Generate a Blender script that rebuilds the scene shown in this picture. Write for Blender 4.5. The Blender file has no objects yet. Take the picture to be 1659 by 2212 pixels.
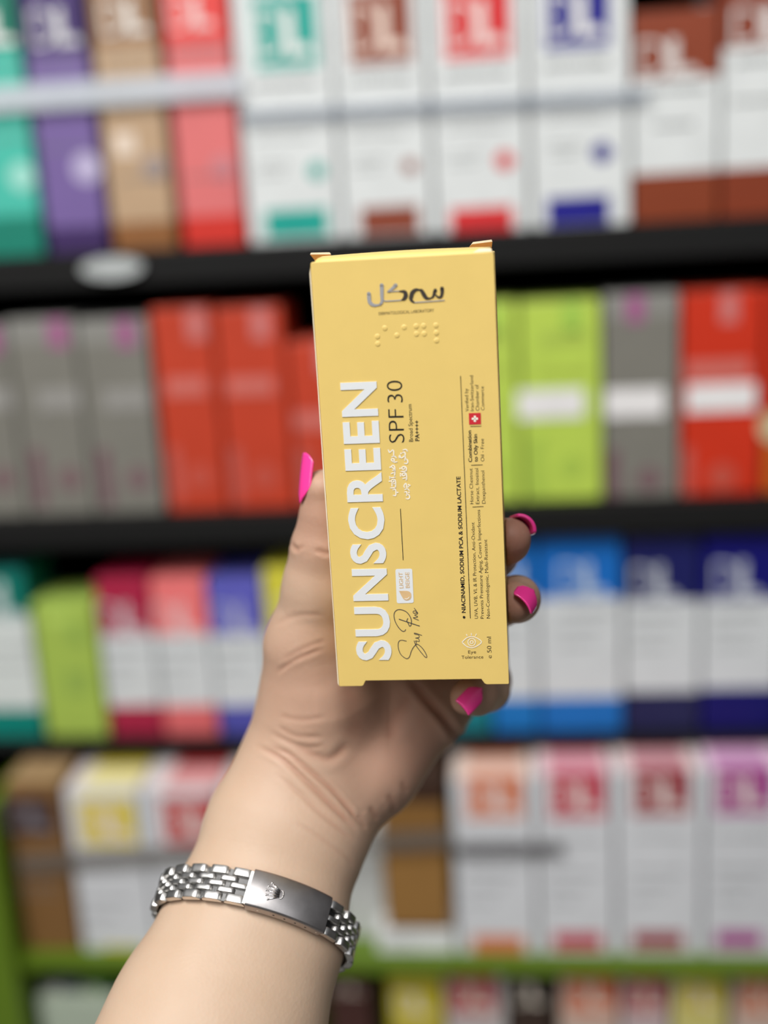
import bpy, bmesh, math, random
import numpy as np
from mathutils import Vector, Matrix

random.seed(7)
S = bpy.context.scene
C = S.collection

# ------------------------------------------------------------------ camera
F = 2600.0; CX = 829.5; CY = 1106.0
RW = np.array([[0.9939279, 0.0299725, 0.1058724],      # rows: world X, Y, Z axes in camera coordinates
               [0.0948304, 0.2546767, -0.9623653],
               [-0.0558078, 0.9665616, 0.2502880]])
CAM = np.array([0.0, 0.0, 1.32])
cd = bpy.data.cameras.new('camera'); cam = bpy.data.objects.new('camera', cd); C.objects.link(cam)
cam.matrix_world = Matrix([list(RW[i]) + [CAM[i]] for i in range(3)] + [[0, 0, 0, 1]])
cd.sensor_fit = 'HORIZONTAL'; cd.sensor_width = 36.0; cd.lens = 36.0 * F / 1659.0
cd.clip_start = 0.02; cd.clip_end = 50
cd.dof.use_dof = True; cd.dof.focus_distance = 0.349; cd.dof.aperture_fstop = 4.5
S.camera = cam

# ------------------------------------------------------------------ light
w = bpy.data.worlds.new('shop_surroundings'); S.world = w; w.use_nodes = True
nt = w.node_tree; bg = nt.nodes['Background']
tc = nt.nodes.new('ShaderNodeTexCoord'); sx = nt.nodes.new('ShaderNodeSeparateXYZ'); rp = nt.nodes.new('ShaderNodeValToRGB')
nt.links.new(tc.outputs['Generated'], sx.inputs[0]); nt.links.new(sx.outputs['Z'], rp.inputs[0]); nt.links.new(rp.outputs[0], bg.inputs[0])
rp.color_ramp.elements[0].position = 0.0; rp.color_ramp.elements[0].color = (0.14, 0.13, 0.12, 1)
rp.color_ramp.elements[1].position = 0.8; rp.color_ramp.elements[1].color = (0.92, 0.95, 1.0, 1)
bg.inputs[1].default_value = 0.24

def lamp(name, loc, target, sx_, sy_, power, col):
    l = bpy.data.lights.new(name, 'AREA'); l.shape = 'RECTANGLE'; l.size = sx_; l.size_y = sy_; l.energy = power; l.color = col
    o = bpy.data.objects.new(name, l); C.objects.link(o); o.location = loc
    d = Vector(target) - Vector(loc); o.rotation_euler = d.to_track_quat('-Z', 'Y').to_euler()
    return o
lamp('ceiling_light', (-0.45, -0.45, 2.75), (0.0, 0.45, 1.2), 1.6, 0.5, 38, (1.0, 0.98, 0.95))
lamp('ceiling_light', (-1.1, -1.3, 2.6), (0.0, 0.5, 1.2), 0.6, 1.6, 22, (1.0, 0.97, 0.93))
lamp('ceiling_light', (1.1, -1.6, 2.7), (0.0, 0.5, 1.2), 0.5, 1.4, 7, (0.97, 0.98, 1.0))
S.view_settings.view_transform = 'Standard'; S.view_settings.look = 'None'
S.view_settings.exposure = 0.06; S.view_settings.gamma = 1.0; S.view_settings.use_curve_mapping = False

# ------------------------------------------------------------------ helpers
def cam_pt(px, py, d):                       # point in camera coordinates, d metres away
    return np.array([(px - CX) / F * d, -(py - CY) / F * d, -d])
def to_world(p): return np.asarray(p) @ RW.T + CAM
def at(px, py, d): return to_world(cam_pt(px, py, d))
def ray(px, py):
    r = RW @ np.array([(px - CX) / F, -(py - CY) / F, -1.0]); return r
def on_plane(px, py, p0, n):
    r = ray(px, py); t = np.dot(p0 - CAM, n) / np.dot(r, n); return CAM + r * t
def project(P):
    q = (np.asarray(P) - CAM) @ RW
    return CX + F * q[..., 0] / -q[..., 2], CY - F * q[..., 1] / -q[..., 2]

def srgb(r, g, b):
    def f(c):
        c /= 255.0
        return c / 12.92 if c <= 0.04045 else ((c + 0.055) / 1.055) ** 2.4
    return (f(r), f(g), f(b), 1)

MATS = {}
def mat(name, col, rough=0.5, metal=0.0, noise=0.04, scale=60, bump=0.0, bscale=400, coat=0.0, alpha=1.0, spec=0.5):
    if name in MATS: return MATS[name]
    m = bpy.data.materials.new(name); m.use_nodes = True; n = m.node_tree.nodes; L = m.node_tree.links
    b = n['Principled BSDF']; b.inputs['Roughness'].default_value = rough; b.inputs['Metallic'].default_value = metal
    b.inputs['Coat Weight'].default_value = coat; b.inputs['Alpha'].default_value = alpha
    b.inputs['Specular IOR Level'].default_value = spec
    t = n.new('ShaderNodeTexCoord'); no = n.new('ShaderNodeTexNoise'); no.inputs['Scale'].default_value = scale; no.inputs['Detail'].default_value = 4
    L.new(t.outputs['Object'], no.inputs['Vector'])
    r = n.new('ShaderNodeValToRGB'); r.color_ramp.elements[0].position = 0.3; r.color_ramp.elements[1].position = 0.7
    r.color_ramp.elements[0].color = tuple(c * (1 - noise) for c in col[:3]) + (1,)
    r.color_ramp.elements[1].color = tuple(min(1, c * (1 + noise)) for c in col[:3]) + (1,)
    L.new(no.outputs[0], r.inputs[0]); L.new(r.outputs[0], b.inputs['Base Color'])
    if bump:
        n2 = n.new('ShaderNodeTexNoise'); n2.inputs['Scale'].default_value = bscale; n2.inputs['Detail'].default_value = 3
        L.new(t.outputs['Object'], n2.inputs['Vector'])
        bp = n.new('ShaderNodeBump'); bp.inputs['Strength'].default_value = bump; bp.inputs['Distance'].default_value = 0.0003
        L.new(n2.outputs[0], bp.inputs['Height']); L.new(bp.outputs[0], b.inputs['Normal'])
    MATS[name] = m; return m
def colmat(rgb, rough=0.45, coat=0.0):
    return mat('print_%d_%d_%d' % rgb, srgb(*rgb), rough, coat=coat)

def link(name, verts, faces, m, parent=None, smooth=False, midx=None):
    me = bpy.data.meshes.new(name); me.from_pydata([tuple(map(float, v)) for v in verts], [], [tuple(map(int, f)) for f in faces])
    for x in (m if isinstance(m, (list, tuple)) else [m]): me.materials.append(x)
    if midx is not None: me.polygons.foreach_set('material_index', midx)
    if smooth: me.polygons.foreach_set('use_smooth', [True] * len(me.polygons))
    me.update()
    o = bpy.data.objects.new(name, me); C.objects.link(o)
    if parent is not None: adopt(o, parent)
    return o
def adopt(o, parent):
    o.parent = parent; o.matrix_parent_inverse = parent.matrix_basis.inverted()
def empty(name, loc):
    o = bpy.data.objects.new(name, None); o.location = tuple(map(float, loc)); o.empty_display_size = 0.01; C.objects.link(o); return o
def tag(o, label=None, cat=None, group=None, kind=None):
    if label: o['label'] = label
    if cat: o['category'] = cat
    if group: o['group'] = group
    if kind: o['kind'] = kind
    return o
def bevel(o, wd, seg=2, ang=35):
    b = o.modifiers.new('bevel', 'BEVEL'); b.width = wd; b.segments = seg; b.limit_method = 'ANGLE'; b.angle_limit = math.radians(ang)
    return o

class MB:                                     # collects pieces into one mesh
    def __init__(s): s.v = []; s.f = []
    def add(s, v, f):
        k = len(s.v); s.v += [tuple(map(float, p)) for p in v]; s.f += [tuple(i + k for i in q) for q in f]; return s
    def box(s, c, ax, ay, az):                # centre and half-axis vectors
        c, ax, ay, az = map(np.asarray, (c, ax, ay, az))
        v = [c + a * ax + b * ay + d * az for d in (-1, 1) for b in (-1, 1) for a in (-1, 1)]
        return s.add(v, [(0, 2, 3, 1), (4, 5, 7, 6), (0, 1, 5, 4), (2, 6, 7, 3), (0, 4, 6, 2), (1, 3, 7, 5)])
    def aabb(s, x0, x1, y0, y1, z0, z1):
        return s.box(((x0 + x1) / 2, (y0 + y1) / 2, (z0 + z1) / 2), ((x1 - x0) / 2, 0, 0), (0, (y1 - y0) / 2, 0), (0, 0, (z1 - z0) / 2))
    def prism(s, pts, off):                   # polygon and extrusion vector
        n = len(pts); off = np.asarray(off); pts = [np.asarray(p) for p in pts]
        return s.add(pts + [p + off for p in pts], [tuple(range(n))[::-1], tuple(range(n, 2 * n))] + [(i, (i + 1) % n, n + (i + 1) % n, n + i) for i in range(n)])
    def build(s, name, m, parent=None, smooth=False): return link(name, s.v, s.f, m, parent, smooth)

def catmull(pts, n=8):
    P = [np.asarray(p, float) for p in pts]; P = [2 * P[0] - P[1]] + P + [2 * P[-1] - P[-2]]; out = []
    for i in range(1, len(P) - 2):
        for k in range(n):
            t = k / n; a, b, c, d = P[i - 1:i + 3]
            out.append(0.5 * ((2 * b) + (c - a) * t + (2 * a - 5 * b + 4 * c - d) * t * t + (-a + 3 * b - 3 * c + d) * t ** 3))
    out.append(P[-2]); return out

def text_mesh(body, weight=0.0, spacing=1.0):
    cu = bpy.data.curves.new('lettering', 'FONT'); cu.body = body; cu.size = 1; cu.offset = weight; cu.space_character = spacing; cu.resolution_u = 4
    ob = bpy.data.objects.new('lettering', cu); C.objects.link(ob)
    dg = bpy.context.evaluated_depsgraph_get(); dg.update()
    me = bpy.data.meshes.new_from_object(ob.evaluated_get(dg))
    v = np.array([tuple(x.co) for x in me.vertices]); f = [tuple(p.vertices) for p in me.polygons]
    bpy.data.objects.remove(ob); bpy.data.curves.remove(cu); bpy.data.meshes.remove(me)
    return v, f
hv, _ = text_mesh('H'); CAPH = hv[:, 1].max() - hv[:, 1].min()

# ================================================================== SETTING
DPL = 0.86; KS = DPL / 0.72                                    # distance of the products' front faces
P0 = np.array([0, DPL, 0.0]); NY = np.array([0, 1.0, 0])
def X_at(px, z, y=DPL):
    a = RW.T @ (np.array([0, y, z]) - CAM); b = RW.T @ np.array([1.0, 0, 0]); k = (px - CX) / F
    return -(a[0] + k * a[2]) / (b[0] + k * b[2])
def Z_at(py, x, y=DPL):
    a = RW.T @ (np.array([x, y, 0]) - CAM); b = RW.T @ np.array([0, 0, 1.0]); k = (py - CY) / F
    return (k * a[2] - a[1]) / (b[1] - k * b[2])
ROWY = [0, 0, 0, -0.045, -0.045]; YG = DPL - 0.045          # the two lowest shelves stand further forward
ROWZ = [Z_at(y, 0.0, DPL + o) for y, o in zip((497, 1082, 1582, 2060), ROWY)] + [0]
ROWZ[4] = ROWZ[3] - 0.17 * KS

BLACK = mat('black_shelf_laminate', (0.007, 0.007, 0.007, 1), 0.6, spec=0.25)
GREEN = mat('lime_green_laminate', srgb(94, 122, 24), 0.45)
GREYF = mat('grey_shop_floor', srgb(120, 118, 115), 0.5, scale=4)
fl = MB().aabb(-1.6, 1.6, -2.2, 1.3, -0.05, 0).build('floor', GREYF); tag(fl, kind='structure')
wl = MB().aabb(-1.6, 1.6, 1.1, 1.2, 0, 2.8).build('wall_back', mat('dark_wall_paint', (0.03, 0.03, 0.03, 1), 0.7)); tag(wl, kind='structure')

unit = empty('shelving_unit', (0, DPL + 0.12, 0)); tag(unit, 'black shop shelving with lime green lower shelf holding rows of skincare boxes', 'shelf')
XL, XR = -0.60, 0.60
ZTOP = Z_at(-260, 0.0)
MB().aabb(XL, XR, DPL + 0.24, DPL + 0.255, 0.1, 2.0).build('back_panel', BLACK, unit)
for k, z in enumerate(ROWZ[:3]):
    b = MB().aabb(XL, XR, DPL - 0.012, DPL + 0.24, z - (0.024 if k < 2 else 0.006), z - 0.0005).build('shelf_board', BLACK, unit); bevel(b, 0.001)
MB().aabb(XL, XR, DPL - 0.012, DPL + 0.24, ZTOP, ZTOP + 0.024).build('shelf_board', BLACK, unit)
XG = X_at(52, ROWZ[3], YG)
g = MB().aabb(XG, XR, YG - 0.010, DPL + 0.24, ROWZ[3] - 0.012, ROWZ[3] - 0.0005).build('shelf_board', GREEN, unit); g['label'] = 'lime green shelf board'
g = MB().aabb(XG, XR, YG - 0.010, DPL + 0.24, ROWZ[4] - 0.012, ROWZ[4] - 0.0005).build('shelf_board', GREEN, unit); g['label'] = 'lime green bottom board'
gx = X_at(0, ROWZ[3] + 0.03)
g = MB().prism([(XG - 0.05, YG - 0.02, 0.0), (XG, YG - 0.02, 0.0), (XG, YG - 0.02, ROWZ[2] - 0.03), (XG - 0.012, YG - 0.02, ROWZ[2] - 0.03), (XG - 0.05, YG - 0.02, ROWZ[2] - 0.09)], (0, 0.30, 0)).build('side_panel', GREEN, unit); g['label'] = 'lime green side panel'
MB().aabb(XL - 0.02, XL, DPL - 0.012, DPL + 0.255, 0.0, 2.0).build('side_panel', BLACK, unit)
MB().aabb(XR, XR + 0.02, DPL - 0.012, DPL + 0.255, 0.0, 2.0).build('side_panel', BLACK, unit)

# clear retaining rails in front of the products
def rail(x0, x1, y0, y1, hpx, m, ydist=DPL - 0.006):
    za = Z_at(y0, X_at(x0, Z_at(y0, 0, ydist), ydist), ydist); xa = X_at(x0, za, ydist); zb = Z_at(y1, X_at(x1, Z_at(y1, 0, ydist), ydist), ydist); xb = X_at(x1, zb, ydist); h = hpx / F * (DPL + 0.04) / 2
    o = MB().prism([(xa, ydist, za - h), (xb, ydist, zb - h), (xb, ydist, zb + h), (xa, ydist, za + h)], (0, 0.002, 0)).build('retaining_rail', m, unit)
    o['label'] = 'clear plastic retaining rail'; return o
CLEARW = mat('clear_rail_bright', (0.75, 0.80, 0.86, 1), 0.12, alpha=0.62, spec=1.0)
CLEARB = mat('clear_rail_thin', (0.22, 0.27, 0.36, 1), 0.2, alpha=0.38, spec=1.0)
CLEARG = mat('clear_rail_grey', (0.20, 0.18, 0.16, 1), 0.3, alpha=0.4)
CLEARD = mat('smoked_rail_end', (0.08, 0.07, 0.075, 1), 0.3, alpha=0.55)
rail(-60, 520, 218, 180, 52, CLEARW)
rail(520, 1400, 252, 205, 20, CLEARB)
rail(40, 980, 1868, 1812, 44, CLEARG, YG - 0.006)
rail(985, 1215, 1838, 1836, 26, CLEARD, YG - 0.006)
# price holder clip on the lip of the top shelf
xo = X_at(252, ROWZ[0]); zo = ROWZ[0] - 0.011
o = MB().prism([(xo + 0.0225 * math.cos(a), DPL - 0.016, zo + 0.0074 * math.sin(a)) for a in np.linspace(0, 2 * math.pi, 28)[:-1]], (0, 0.004, 0)).build('price_clip', mat('white_clip_plastic', (0.5, 0.53, 0.53, 1), 0.3), unit)
o['label'] = 'white oval price clip'

# ================================================================== PRODUCTS ON THE SHELVES
WHT = (224, 228, 228)
dl_D, dl_Df = text_mesh('D', -0.012); dl_L, dl_Lf = text_mesh('L', 0.035)
def product(row, xl, xr, top, bands, label, group=None, cat='box', logo=None, lines=(), seal=None, sticker=None, stripes=(), depth=0.055,
            dy=0.0, topcol=None, back=False, side=None, name='skincare_box', lean=0.0, zbase=None):
    """bands: [(colour, y px of its upper edge)] from the base upwards; logo: (x0,x1,y0,y1,colour,letter colour)"""
    z0 = ROWZ[row] if zbase is None else zbase; y = DPL + ROWY[row] + dy
    zx = z0 if row < 4 else Z_at(top, 0.0, y)               # bottom row: only the upper ends show
    x0 = X_at(xl, zx, y); x1 = X_at(xr, zx, y)
    if row == 4: x0 = max(x0, XG + 0.002)
    xm = (x0 + x1) / 2
    g = 0.0007; x0 += g; x1 -= g
    lev = [z0]; cols = []
    for c, py in bands: lev.append(Z_at(py, xm, y)); cols.append(c)
    root = empty(name, (xm, y + depth / 2, z0)); tag(root, label, cat, group)
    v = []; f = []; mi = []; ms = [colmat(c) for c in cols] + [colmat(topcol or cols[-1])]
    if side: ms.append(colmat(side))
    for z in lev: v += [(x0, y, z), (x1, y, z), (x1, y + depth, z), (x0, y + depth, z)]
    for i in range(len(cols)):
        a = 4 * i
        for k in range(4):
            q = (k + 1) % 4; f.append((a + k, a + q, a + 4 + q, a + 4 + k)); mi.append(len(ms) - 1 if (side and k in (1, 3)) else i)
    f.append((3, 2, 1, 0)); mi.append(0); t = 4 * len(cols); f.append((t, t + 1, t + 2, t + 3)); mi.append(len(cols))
    body = link('carton', v, f, ms, root, midx=mi); bevel(body, 0.0008)
    yf = y - 0.0003
    def rect(x0p, x1p, y0p, y1p, m, nm, thick=0.0003, yo=0.0):
        zt = Z_at(y0p, xm, y); zb = max(Z_at(y1p, xm, y), z0 + 0.0006); zc = (zt + zb) / 2
        return MB().aabb(X_at(x0p, zc, y), X_at(x1p, zc, y), yf - yo, yf - yo + thick + 0.0001, zb, zt).build(nm, m, root)
    if logo:
        lx0, lx1, ly0, ly1, lc, tcol = logo
        if lc: rect(lx0, lx1, ly0, ly1, colmat(lc), 'logo_panel')
        zt = Z_at(ly0, xm, y); zb = Z_at(ly1, xm, y); zc = (zt + zb) / 2; wx0 = X_at(lx0, zc, y); wx1 = X_at(lx1, zc, y)
        H = (zt - zb); W = wx1 - wx0; mb = MB()
        for (tv, tf, a, b) in ((dl_D, dl_Df, 0.06, 0.50), (dl_L, dl_Lf, 0.50, 0.88)):
            mn = tv.min(0); mx = tv.max(0)
            vv = [(wx0 + W * (a + (b - a) * (p[0] - mn[0]) / (mx[0] - mn[0])), yf - 0.0004, zb + H * (0.16 + 0.66 * (p[1] - mn[1]) / (mx[1] - mn[1]))) for p in tv]
            mb.add(vv, tf)
        mb.aabb(wx0 + W * 0.86, wx0 + W * 0.92, yf - 0.0005, yf - 0.0003, zb + H * 0.16, zb + H * 0.24)
        mb.build('logo_letters', colmat(tcol), root)
    if lines:
        mb = MB()
        for (a, b, py, th) in lines:
            zc = Z_at(py, xm, y); xx = X_at(a, zc, y); xe = X_at(b, zc, y); h = th / F * (DPL + 0.02) / 2; n = max(3, int((xe - xx) / 0.0045)); st = (xe - xx) / n
            for i in range(n):
                mb.aabb(xx + st * i, xx + st * (i + random.uniform(0.65, 0.92)), yf - 0.0001, yf + 0.0002, zc - h, zc + h)
        mb.build('printed_text', colmat((118, 122, 122)) if cols[-1] != (0, 0, 0) else colmat((210, 205, 200)), root)
    for (a, b, y0p, y1p, col) in stripes: rect(a, b, y0p, y1p, colmat(col), 'printed_stripe', yo=0.0001)
    if seal:
        sxp, syp, r, col = seal; zc = Z_at(syp, xm, y); xx = X_at(sxp, zc, y); r = 1.3 * r / F * (DPL + 0.03)
        MB().prism([(xx + r * math.cos(a), yf - 0.0001, zc + r * math.sin(a)) for a in np.linspace(0, 2 * math.pi, 25)[:-1]], (0, 0.0004, 0)).build('round_seal', colmat(col), root)
    if sticker:
        o = rect(*sticker, colmat((238, 236, 236)), 'sticker', yo=0.0006)
    return root

G1 = 'tall upright skincare boxes on the top shelf'
# --- top row
product(0, -70, 98, -90, [((8, 128, 108), 468), ((70, 190, 170), 112), ((0, 118, 98), -120)], 'tall sea green skincare box, leftmost on the top shelf', G1,
        logo=(-90, 42, 5, 118, None, (235, 238, 235)), seal=(48, 385, 22, (160, 222, 208)), lines=[(-40, 50, 150, 5), (-20, 80, 300, 5)])
product(0, 108, 236, -90, [((58, 34, 92), 490), ((118, 96, 158), 118), ((60, 36, 104), -120)], 'tall purple skincare box between green and tan boxes', G1,
        logo=(60, 180, -5, 118, None, (220, 220, 224)), seal=(188, 365, 24, (190, 180, 214)), lines=[(70, 180, 140, 6), (90, 200, 320, 4)])
product(0, 248, 384, -90, [((142, 92, 48), 480), ((188, 158, 126), 98), ((146, 108, 76), -120)], 'tall tan skincare box with brown logo block', G1,
        logo=(212, 330, -20, 92, None, (236, 230, 222)), seal=(334, 365, 20, (160, 145, 140)), stripes=[(246, 292, 285, 335, (232, 214, 196))], lines=[(225, 335, 130, 6), (262, 360, 385, 4)])
product(0, 398, 532, -90, [((212, 48, 36), 465), ((222, 116, 116), 92), ((226, 66, 62), -120)], 'tall salmon red skincare box with bright red base', G1,
        logo=(358, 470, -30, 78, None, (246, 214, 212)), seal=(482, 365, 20, (205, 130, 136)), lines=[(370, 490, 112, 7), (400, 500, 380, 4)])
def white_tall(xl, xr, col, sq, by, base, label, dot, logoL=(240, 240, 238)):
    product(0, xl, xr, -90, [(WHT, -120)], label, G1, logo=(sq[0], sq[1], sq[2], sq[3], col, logoL),
            lines=[(sq[0], sq[1], sq[3] + 34, 9), (sq[0] + 5, sq[1] - 10, sq[3] + 150, 4), (sq[0] + 10, sq[1] - 60, sq[3] + 205, 4), (sq[0] + 10, sq[1] - 70, sq[3] + 225, 4)],
            stripes=[(base[0], base[1], base[2], base[3], col)], seal=dot + (col,))
white_tall(541, 740, (20, 164, 150), (548, 684, -10, 148), 0, (574, 708, 452, 512), 'tall white box with teal logo square and teal foot panel', (684, 372, 13))
white_tall(744, 938, (140, 66, 44), (752, 888, -20, 138), 0, (780, 905, 446, 505), 'tall white box with russet logo square, above the held carton', (886, 362, 11), (238, 214, 200))
white_tall(942, 1146, (214, 44, 48), (958, 1102, -30, 126), 0, (974, 1108, 448, 498), 'tall white box with red logo square and red foot panel', (1090, 350, 14), (244, 220, 216))
white_tall(1150, 1362, (28, 26, 136), (1176, 1316, -45, 104), 0, (1182, 1316, 424, 484), 'tall white box with navy logo square and navy foot panel', (1300, 332, 15))
product(0, 1366, 1552, 18, [((134, 58, 28), 372), (WHT, 168), ((138, 60, 32), 20)], 'short russet and white skincare box, shorter than its neighbours', G1,
        logo=(1368, 1520, 60, 182, None, (226, 218, 214)), lines=[(1400, 1530, 192, 8), (1410, 1500, 270, 6)], depth=0.06)
product(0, 1556, 1740, -100, [((132, 54, 26), 360), (WHT, 100), ((134, 56, 30), -120)], 'tall russet and white skincare box at the right end of the top shelf', G1,
        logo=(1572, 1730, -10, 112, None, (226, 218, 214)), lines=[(1590, 1700, 130, 8), (1580, 1700, 215, 6)], depth=0.06)
product(0, 1505, 1560, 20, [((190, 196, 198), 8)], 'small pale cap standing behind the short russet box', None, 'cap', dy=0.075, depth=0.03, name='bottle_cap', zbase=Z_at(60, 0.2))

# --- second row
G2 = 'grey and magenta boxes on the second shelf'; GRY = (126, 124, 116)
def grey(xl, xr, top, label, st=None):
    w_ = xr - xl
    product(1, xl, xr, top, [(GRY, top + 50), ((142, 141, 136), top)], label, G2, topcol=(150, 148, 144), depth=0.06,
            stripes=[(xl + 0.42 * w_ - 20, xl + 0.42 * w_ + 18, top + 2, top + 62, (164, 92, 140)), (xl + 6, xl + 30, 970, 1090, (116, 82, 92)), (xl + 14, xl + w_ * 0.75, 840, 885, (152, 150, 146))],
            seal=(xl + 0.6 * w_, 1035, 20, (122, 96, 100)), sticker=st)
grey(-78, 64, 705, 'grey skincare box cut off by the left edge, second shelf')
grey(66, 208, 690, 'grey box with magenta tab, left of two whole ones on second shelf')
grey(210, 358, 690, 'grey box with magenta tab, touching the orange red boxes')
G3 = 'orange red boxes on the second shelf'; ORD = (196, 64, 38)
def red(xl, xr, top, label, col=ORD, st=None):
    w_ = xr - xl; dx = -26 if xl < 700 else 0
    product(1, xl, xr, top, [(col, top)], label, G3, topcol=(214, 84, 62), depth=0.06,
            stripes=[(xl + w_ * 0.5 + dx, xl + w_ * 0.5 + 38 + dx, top + 4, top + 70, (206, 122, 118)), (xl + 10 + dx * .7, xl + w_ - 22 + dx, top + 150, top + 188, (208, 112, 102)), (xl + 2, xl + 26, 965, 1080, (196, 92, 80))],
            seal=(xl + w_ * 0.52, 1030, 22, (196, 82, 66)), sticker=st)
red(366, 494, 666, 'orange red box beside the grey boxes on the second shelf')
red(498, 640, 664, 'orange red box, right of its twin beside the grey boxes')
red(644, 780, 738, 'shorter orange red box half hidden behind the yellow carton')
LIM = (188, 214, 86)
def lime(xl, xr, top, label, st=None):
    w_ = xr - xl
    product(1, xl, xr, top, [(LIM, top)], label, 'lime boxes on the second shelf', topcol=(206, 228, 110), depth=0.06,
            stripes=[(xl + 0.5 * w_, xl + 0.5 * w_ + 36, top + 4, top + 70, (164, 206, 84)), (xl + 30, xr - 30, 715, 745, (176, 200, 84)), (xl + 30, xr - 30, 790, 812, (176, 198, 80)), (xl + 10, xl + 44, 940, 1070, (172, 200, 80))], seal=(xl + w_ * .6, 1010, 20, (170, 198, 80)), sticker=st)
lime(955, 1128, 656, 'lime green box peeking out right of the yellow carton, second shelf')
lime(1132, 1302, 650, 'lime green box with white sticker, second shelf', (1118, 1262, 840, 902))
grey(1306, 1466, 634, 'grey box with white sticker between lime and red boxes', (1306, 1436, 838, 900))
red(1470, 1642, 628, 'red box with white sticker, right part of second shelf', (206, 50, 22), (1482, 1632, 828, 888))
product(1, 1648, 1800, 622, [((204, 96, 24), 950), ((206, 50, 22), 622)], 'red and orange box cut off by the right edge', G3, seal=(1675, 920, 26, (200, 190, 150)))

# --- third row
G4 = 'two tone boxes on the third shelf'
product(2, -90, 98, 1225, [((0, 128, 116), 1532), ((216, 222, 220), 1330), ((0, 118, 106), 1235)], 'white and teal box cut off by the left edge, third shelf', G4,
        logo=(-70, 60, 1235, 1360, None, (196, 212, 210)), lines=[(-20, 70, 1400, 5), (-20, 60, 1440, 5)], depth=0.06, topcol=(40, 120, 112))
product(2, 104, 236, 1300, [((166, 192, 84), 1304)], 'low lime green box between teal and crimson boxes', G4, depth=0.05,
        stripes=[(98, 150, 1325, 1350, (184, 212, 100)), (150, 180, 1350, 1390, (146, 176, 80)), (140, 190, 1450, 1500, (150, 178, 82))], topcol=(176, 206, 96))
def two(xl, xr, top, c, c2, lo, label, white=(214, 218, 220), wt=1372, wb=1524, lg=(214, 196, 202), tc=None):
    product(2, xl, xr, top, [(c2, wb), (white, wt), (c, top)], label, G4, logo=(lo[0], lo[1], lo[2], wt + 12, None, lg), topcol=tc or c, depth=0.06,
            lines=[(lo[0] + 6, lo[1], wt + 32, 5), (lo[0] + 6, lo[1] - 20, wt + 66, 4), (lo[0] + 6, lo[1] - 30, wt + 100, 4)])
two(242, 356, 1250, (172, 32, 68), (166, 32, 66), (212, 320, 1285, 1290), 'white box with crimson head and foot, third shelf')
two(358, 474, 1250, (242, 122, 122), (222, 106, 108), (325, 440, 1285, 1290), 'white box with salmon pink head and foot, third shelf', lg=(238, 198, 198))
two(476, 592, 1250, (96, 96, 190), (80, 80, 168), (460, 560, 1285, 1290), 'white box with periwinkle head and foot beside the wrist', lg=(184, 186, 212))
two(594, 712, 1228, (216, 208, 66), (200, 190, 60), (590, 690, 1270, 1290), 'white box with yellow head, mostly hidden behind the hand', lg=(230, 228, 180))
product(2, 395, 470, 1200, [((88, 70, 70), 1212)], 'dark box standing behind the salmon headed box', None, depth=0.04, dy=0.065)
product(2, 800, 1062, 1210, [((18, 120, 130), 1520), ((216, 222, 224), 1330), ((18, 110, 130), 1210)], 'teal box mostly hidden behind the palm', G4, depth=0.06)
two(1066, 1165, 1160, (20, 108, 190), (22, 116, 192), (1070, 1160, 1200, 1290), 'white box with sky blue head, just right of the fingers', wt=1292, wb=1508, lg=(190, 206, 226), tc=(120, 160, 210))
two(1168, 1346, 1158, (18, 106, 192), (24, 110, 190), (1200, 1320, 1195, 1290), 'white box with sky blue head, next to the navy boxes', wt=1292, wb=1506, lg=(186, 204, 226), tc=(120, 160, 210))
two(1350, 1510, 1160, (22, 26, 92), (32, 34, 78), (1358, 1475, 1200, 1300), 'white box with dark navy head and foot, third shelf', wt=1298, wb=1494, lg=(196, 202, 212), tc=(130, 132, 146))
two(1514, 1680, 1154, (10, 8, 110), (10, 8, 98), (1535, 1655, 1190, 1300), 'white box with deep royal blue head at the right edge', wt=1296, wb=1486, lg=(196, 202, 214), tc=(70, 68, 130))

# --- fourth row
G5 = 'boxes on the lime green shelf'
product(3, 60, 176, 1688, [((128, 92, 52), 1690)], 'brown kraft box with dark label at the lower left', G5, logo=(10, 118, 1722, 1805, (72, 52, 50), (120, 116, 124)), topcol=(168, 138, 100), depth=0.06, lines=[(40, 130, 1910, 4), (40, 130, 1930, 4)])
def four(xl, xr, top, sq, base, col, label, body=(216, 218, 222), tc=(236, 226, 226), strip=None, ex=()):
    r = product(3, xl, xr, top, [(body, 1840), (body, top)], label, G5, logo=(sq[0], sq[1], sq[2], sq[3], col, (236, 222, 218)), topcol=tc, depth=0.062,
            lines=[(sq[0], sq[1], sq[3] + 45, 5), (sq[0], sq[1] - 10, sq[3] + 120, 5), (sq[0], sq[1] - 40, sq[3] + 150, 4), (sq[0], sq[1] - 60, sq[3] + 180, 4)],
            stripes=[(base[0], base[1], base[2], base[3], col)] + list(ex))
    # coloured strip across the top face
    z = Z_at(top, X_at((xl + xr) / 2, ROWZ[3], YG), YG) + 0.0002; a = X_at(sq[0], z, YG); b = X_at(sq[1], z, YG)
    t = tuple(int(c + (255 - c) * 0.55) for c in col)
    o = MB().aabb(a, b, YG + 0.001, YG + 0.036, z - 0.0002, z + 0.0002).build('top_print', colmat(t), r)
    o = MB().aabb(a, b, YG + 0.036, YG + 0.061, z - 0.0002, z + 0.0002).build('top_print', colmat(col), r)
    return r
four(182, 340, 1705, (170, 292, 1728, 1826), (225, 305, 2044, 2064), (222, 200, 64), 'white box with yellow logo square, left of the wrist')
four(343, 500, 1703, (350, 470, 1724, 1822), (390, 500, 2040, 2060), (190, 44, 48), 'white box with red logo square, behind the forearm')
product(3, 505, 640, 1700, [((206, 206, 206), 1700)], 'plain pale box hidden behind the forearm', G5, depth=0.06)
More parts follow.
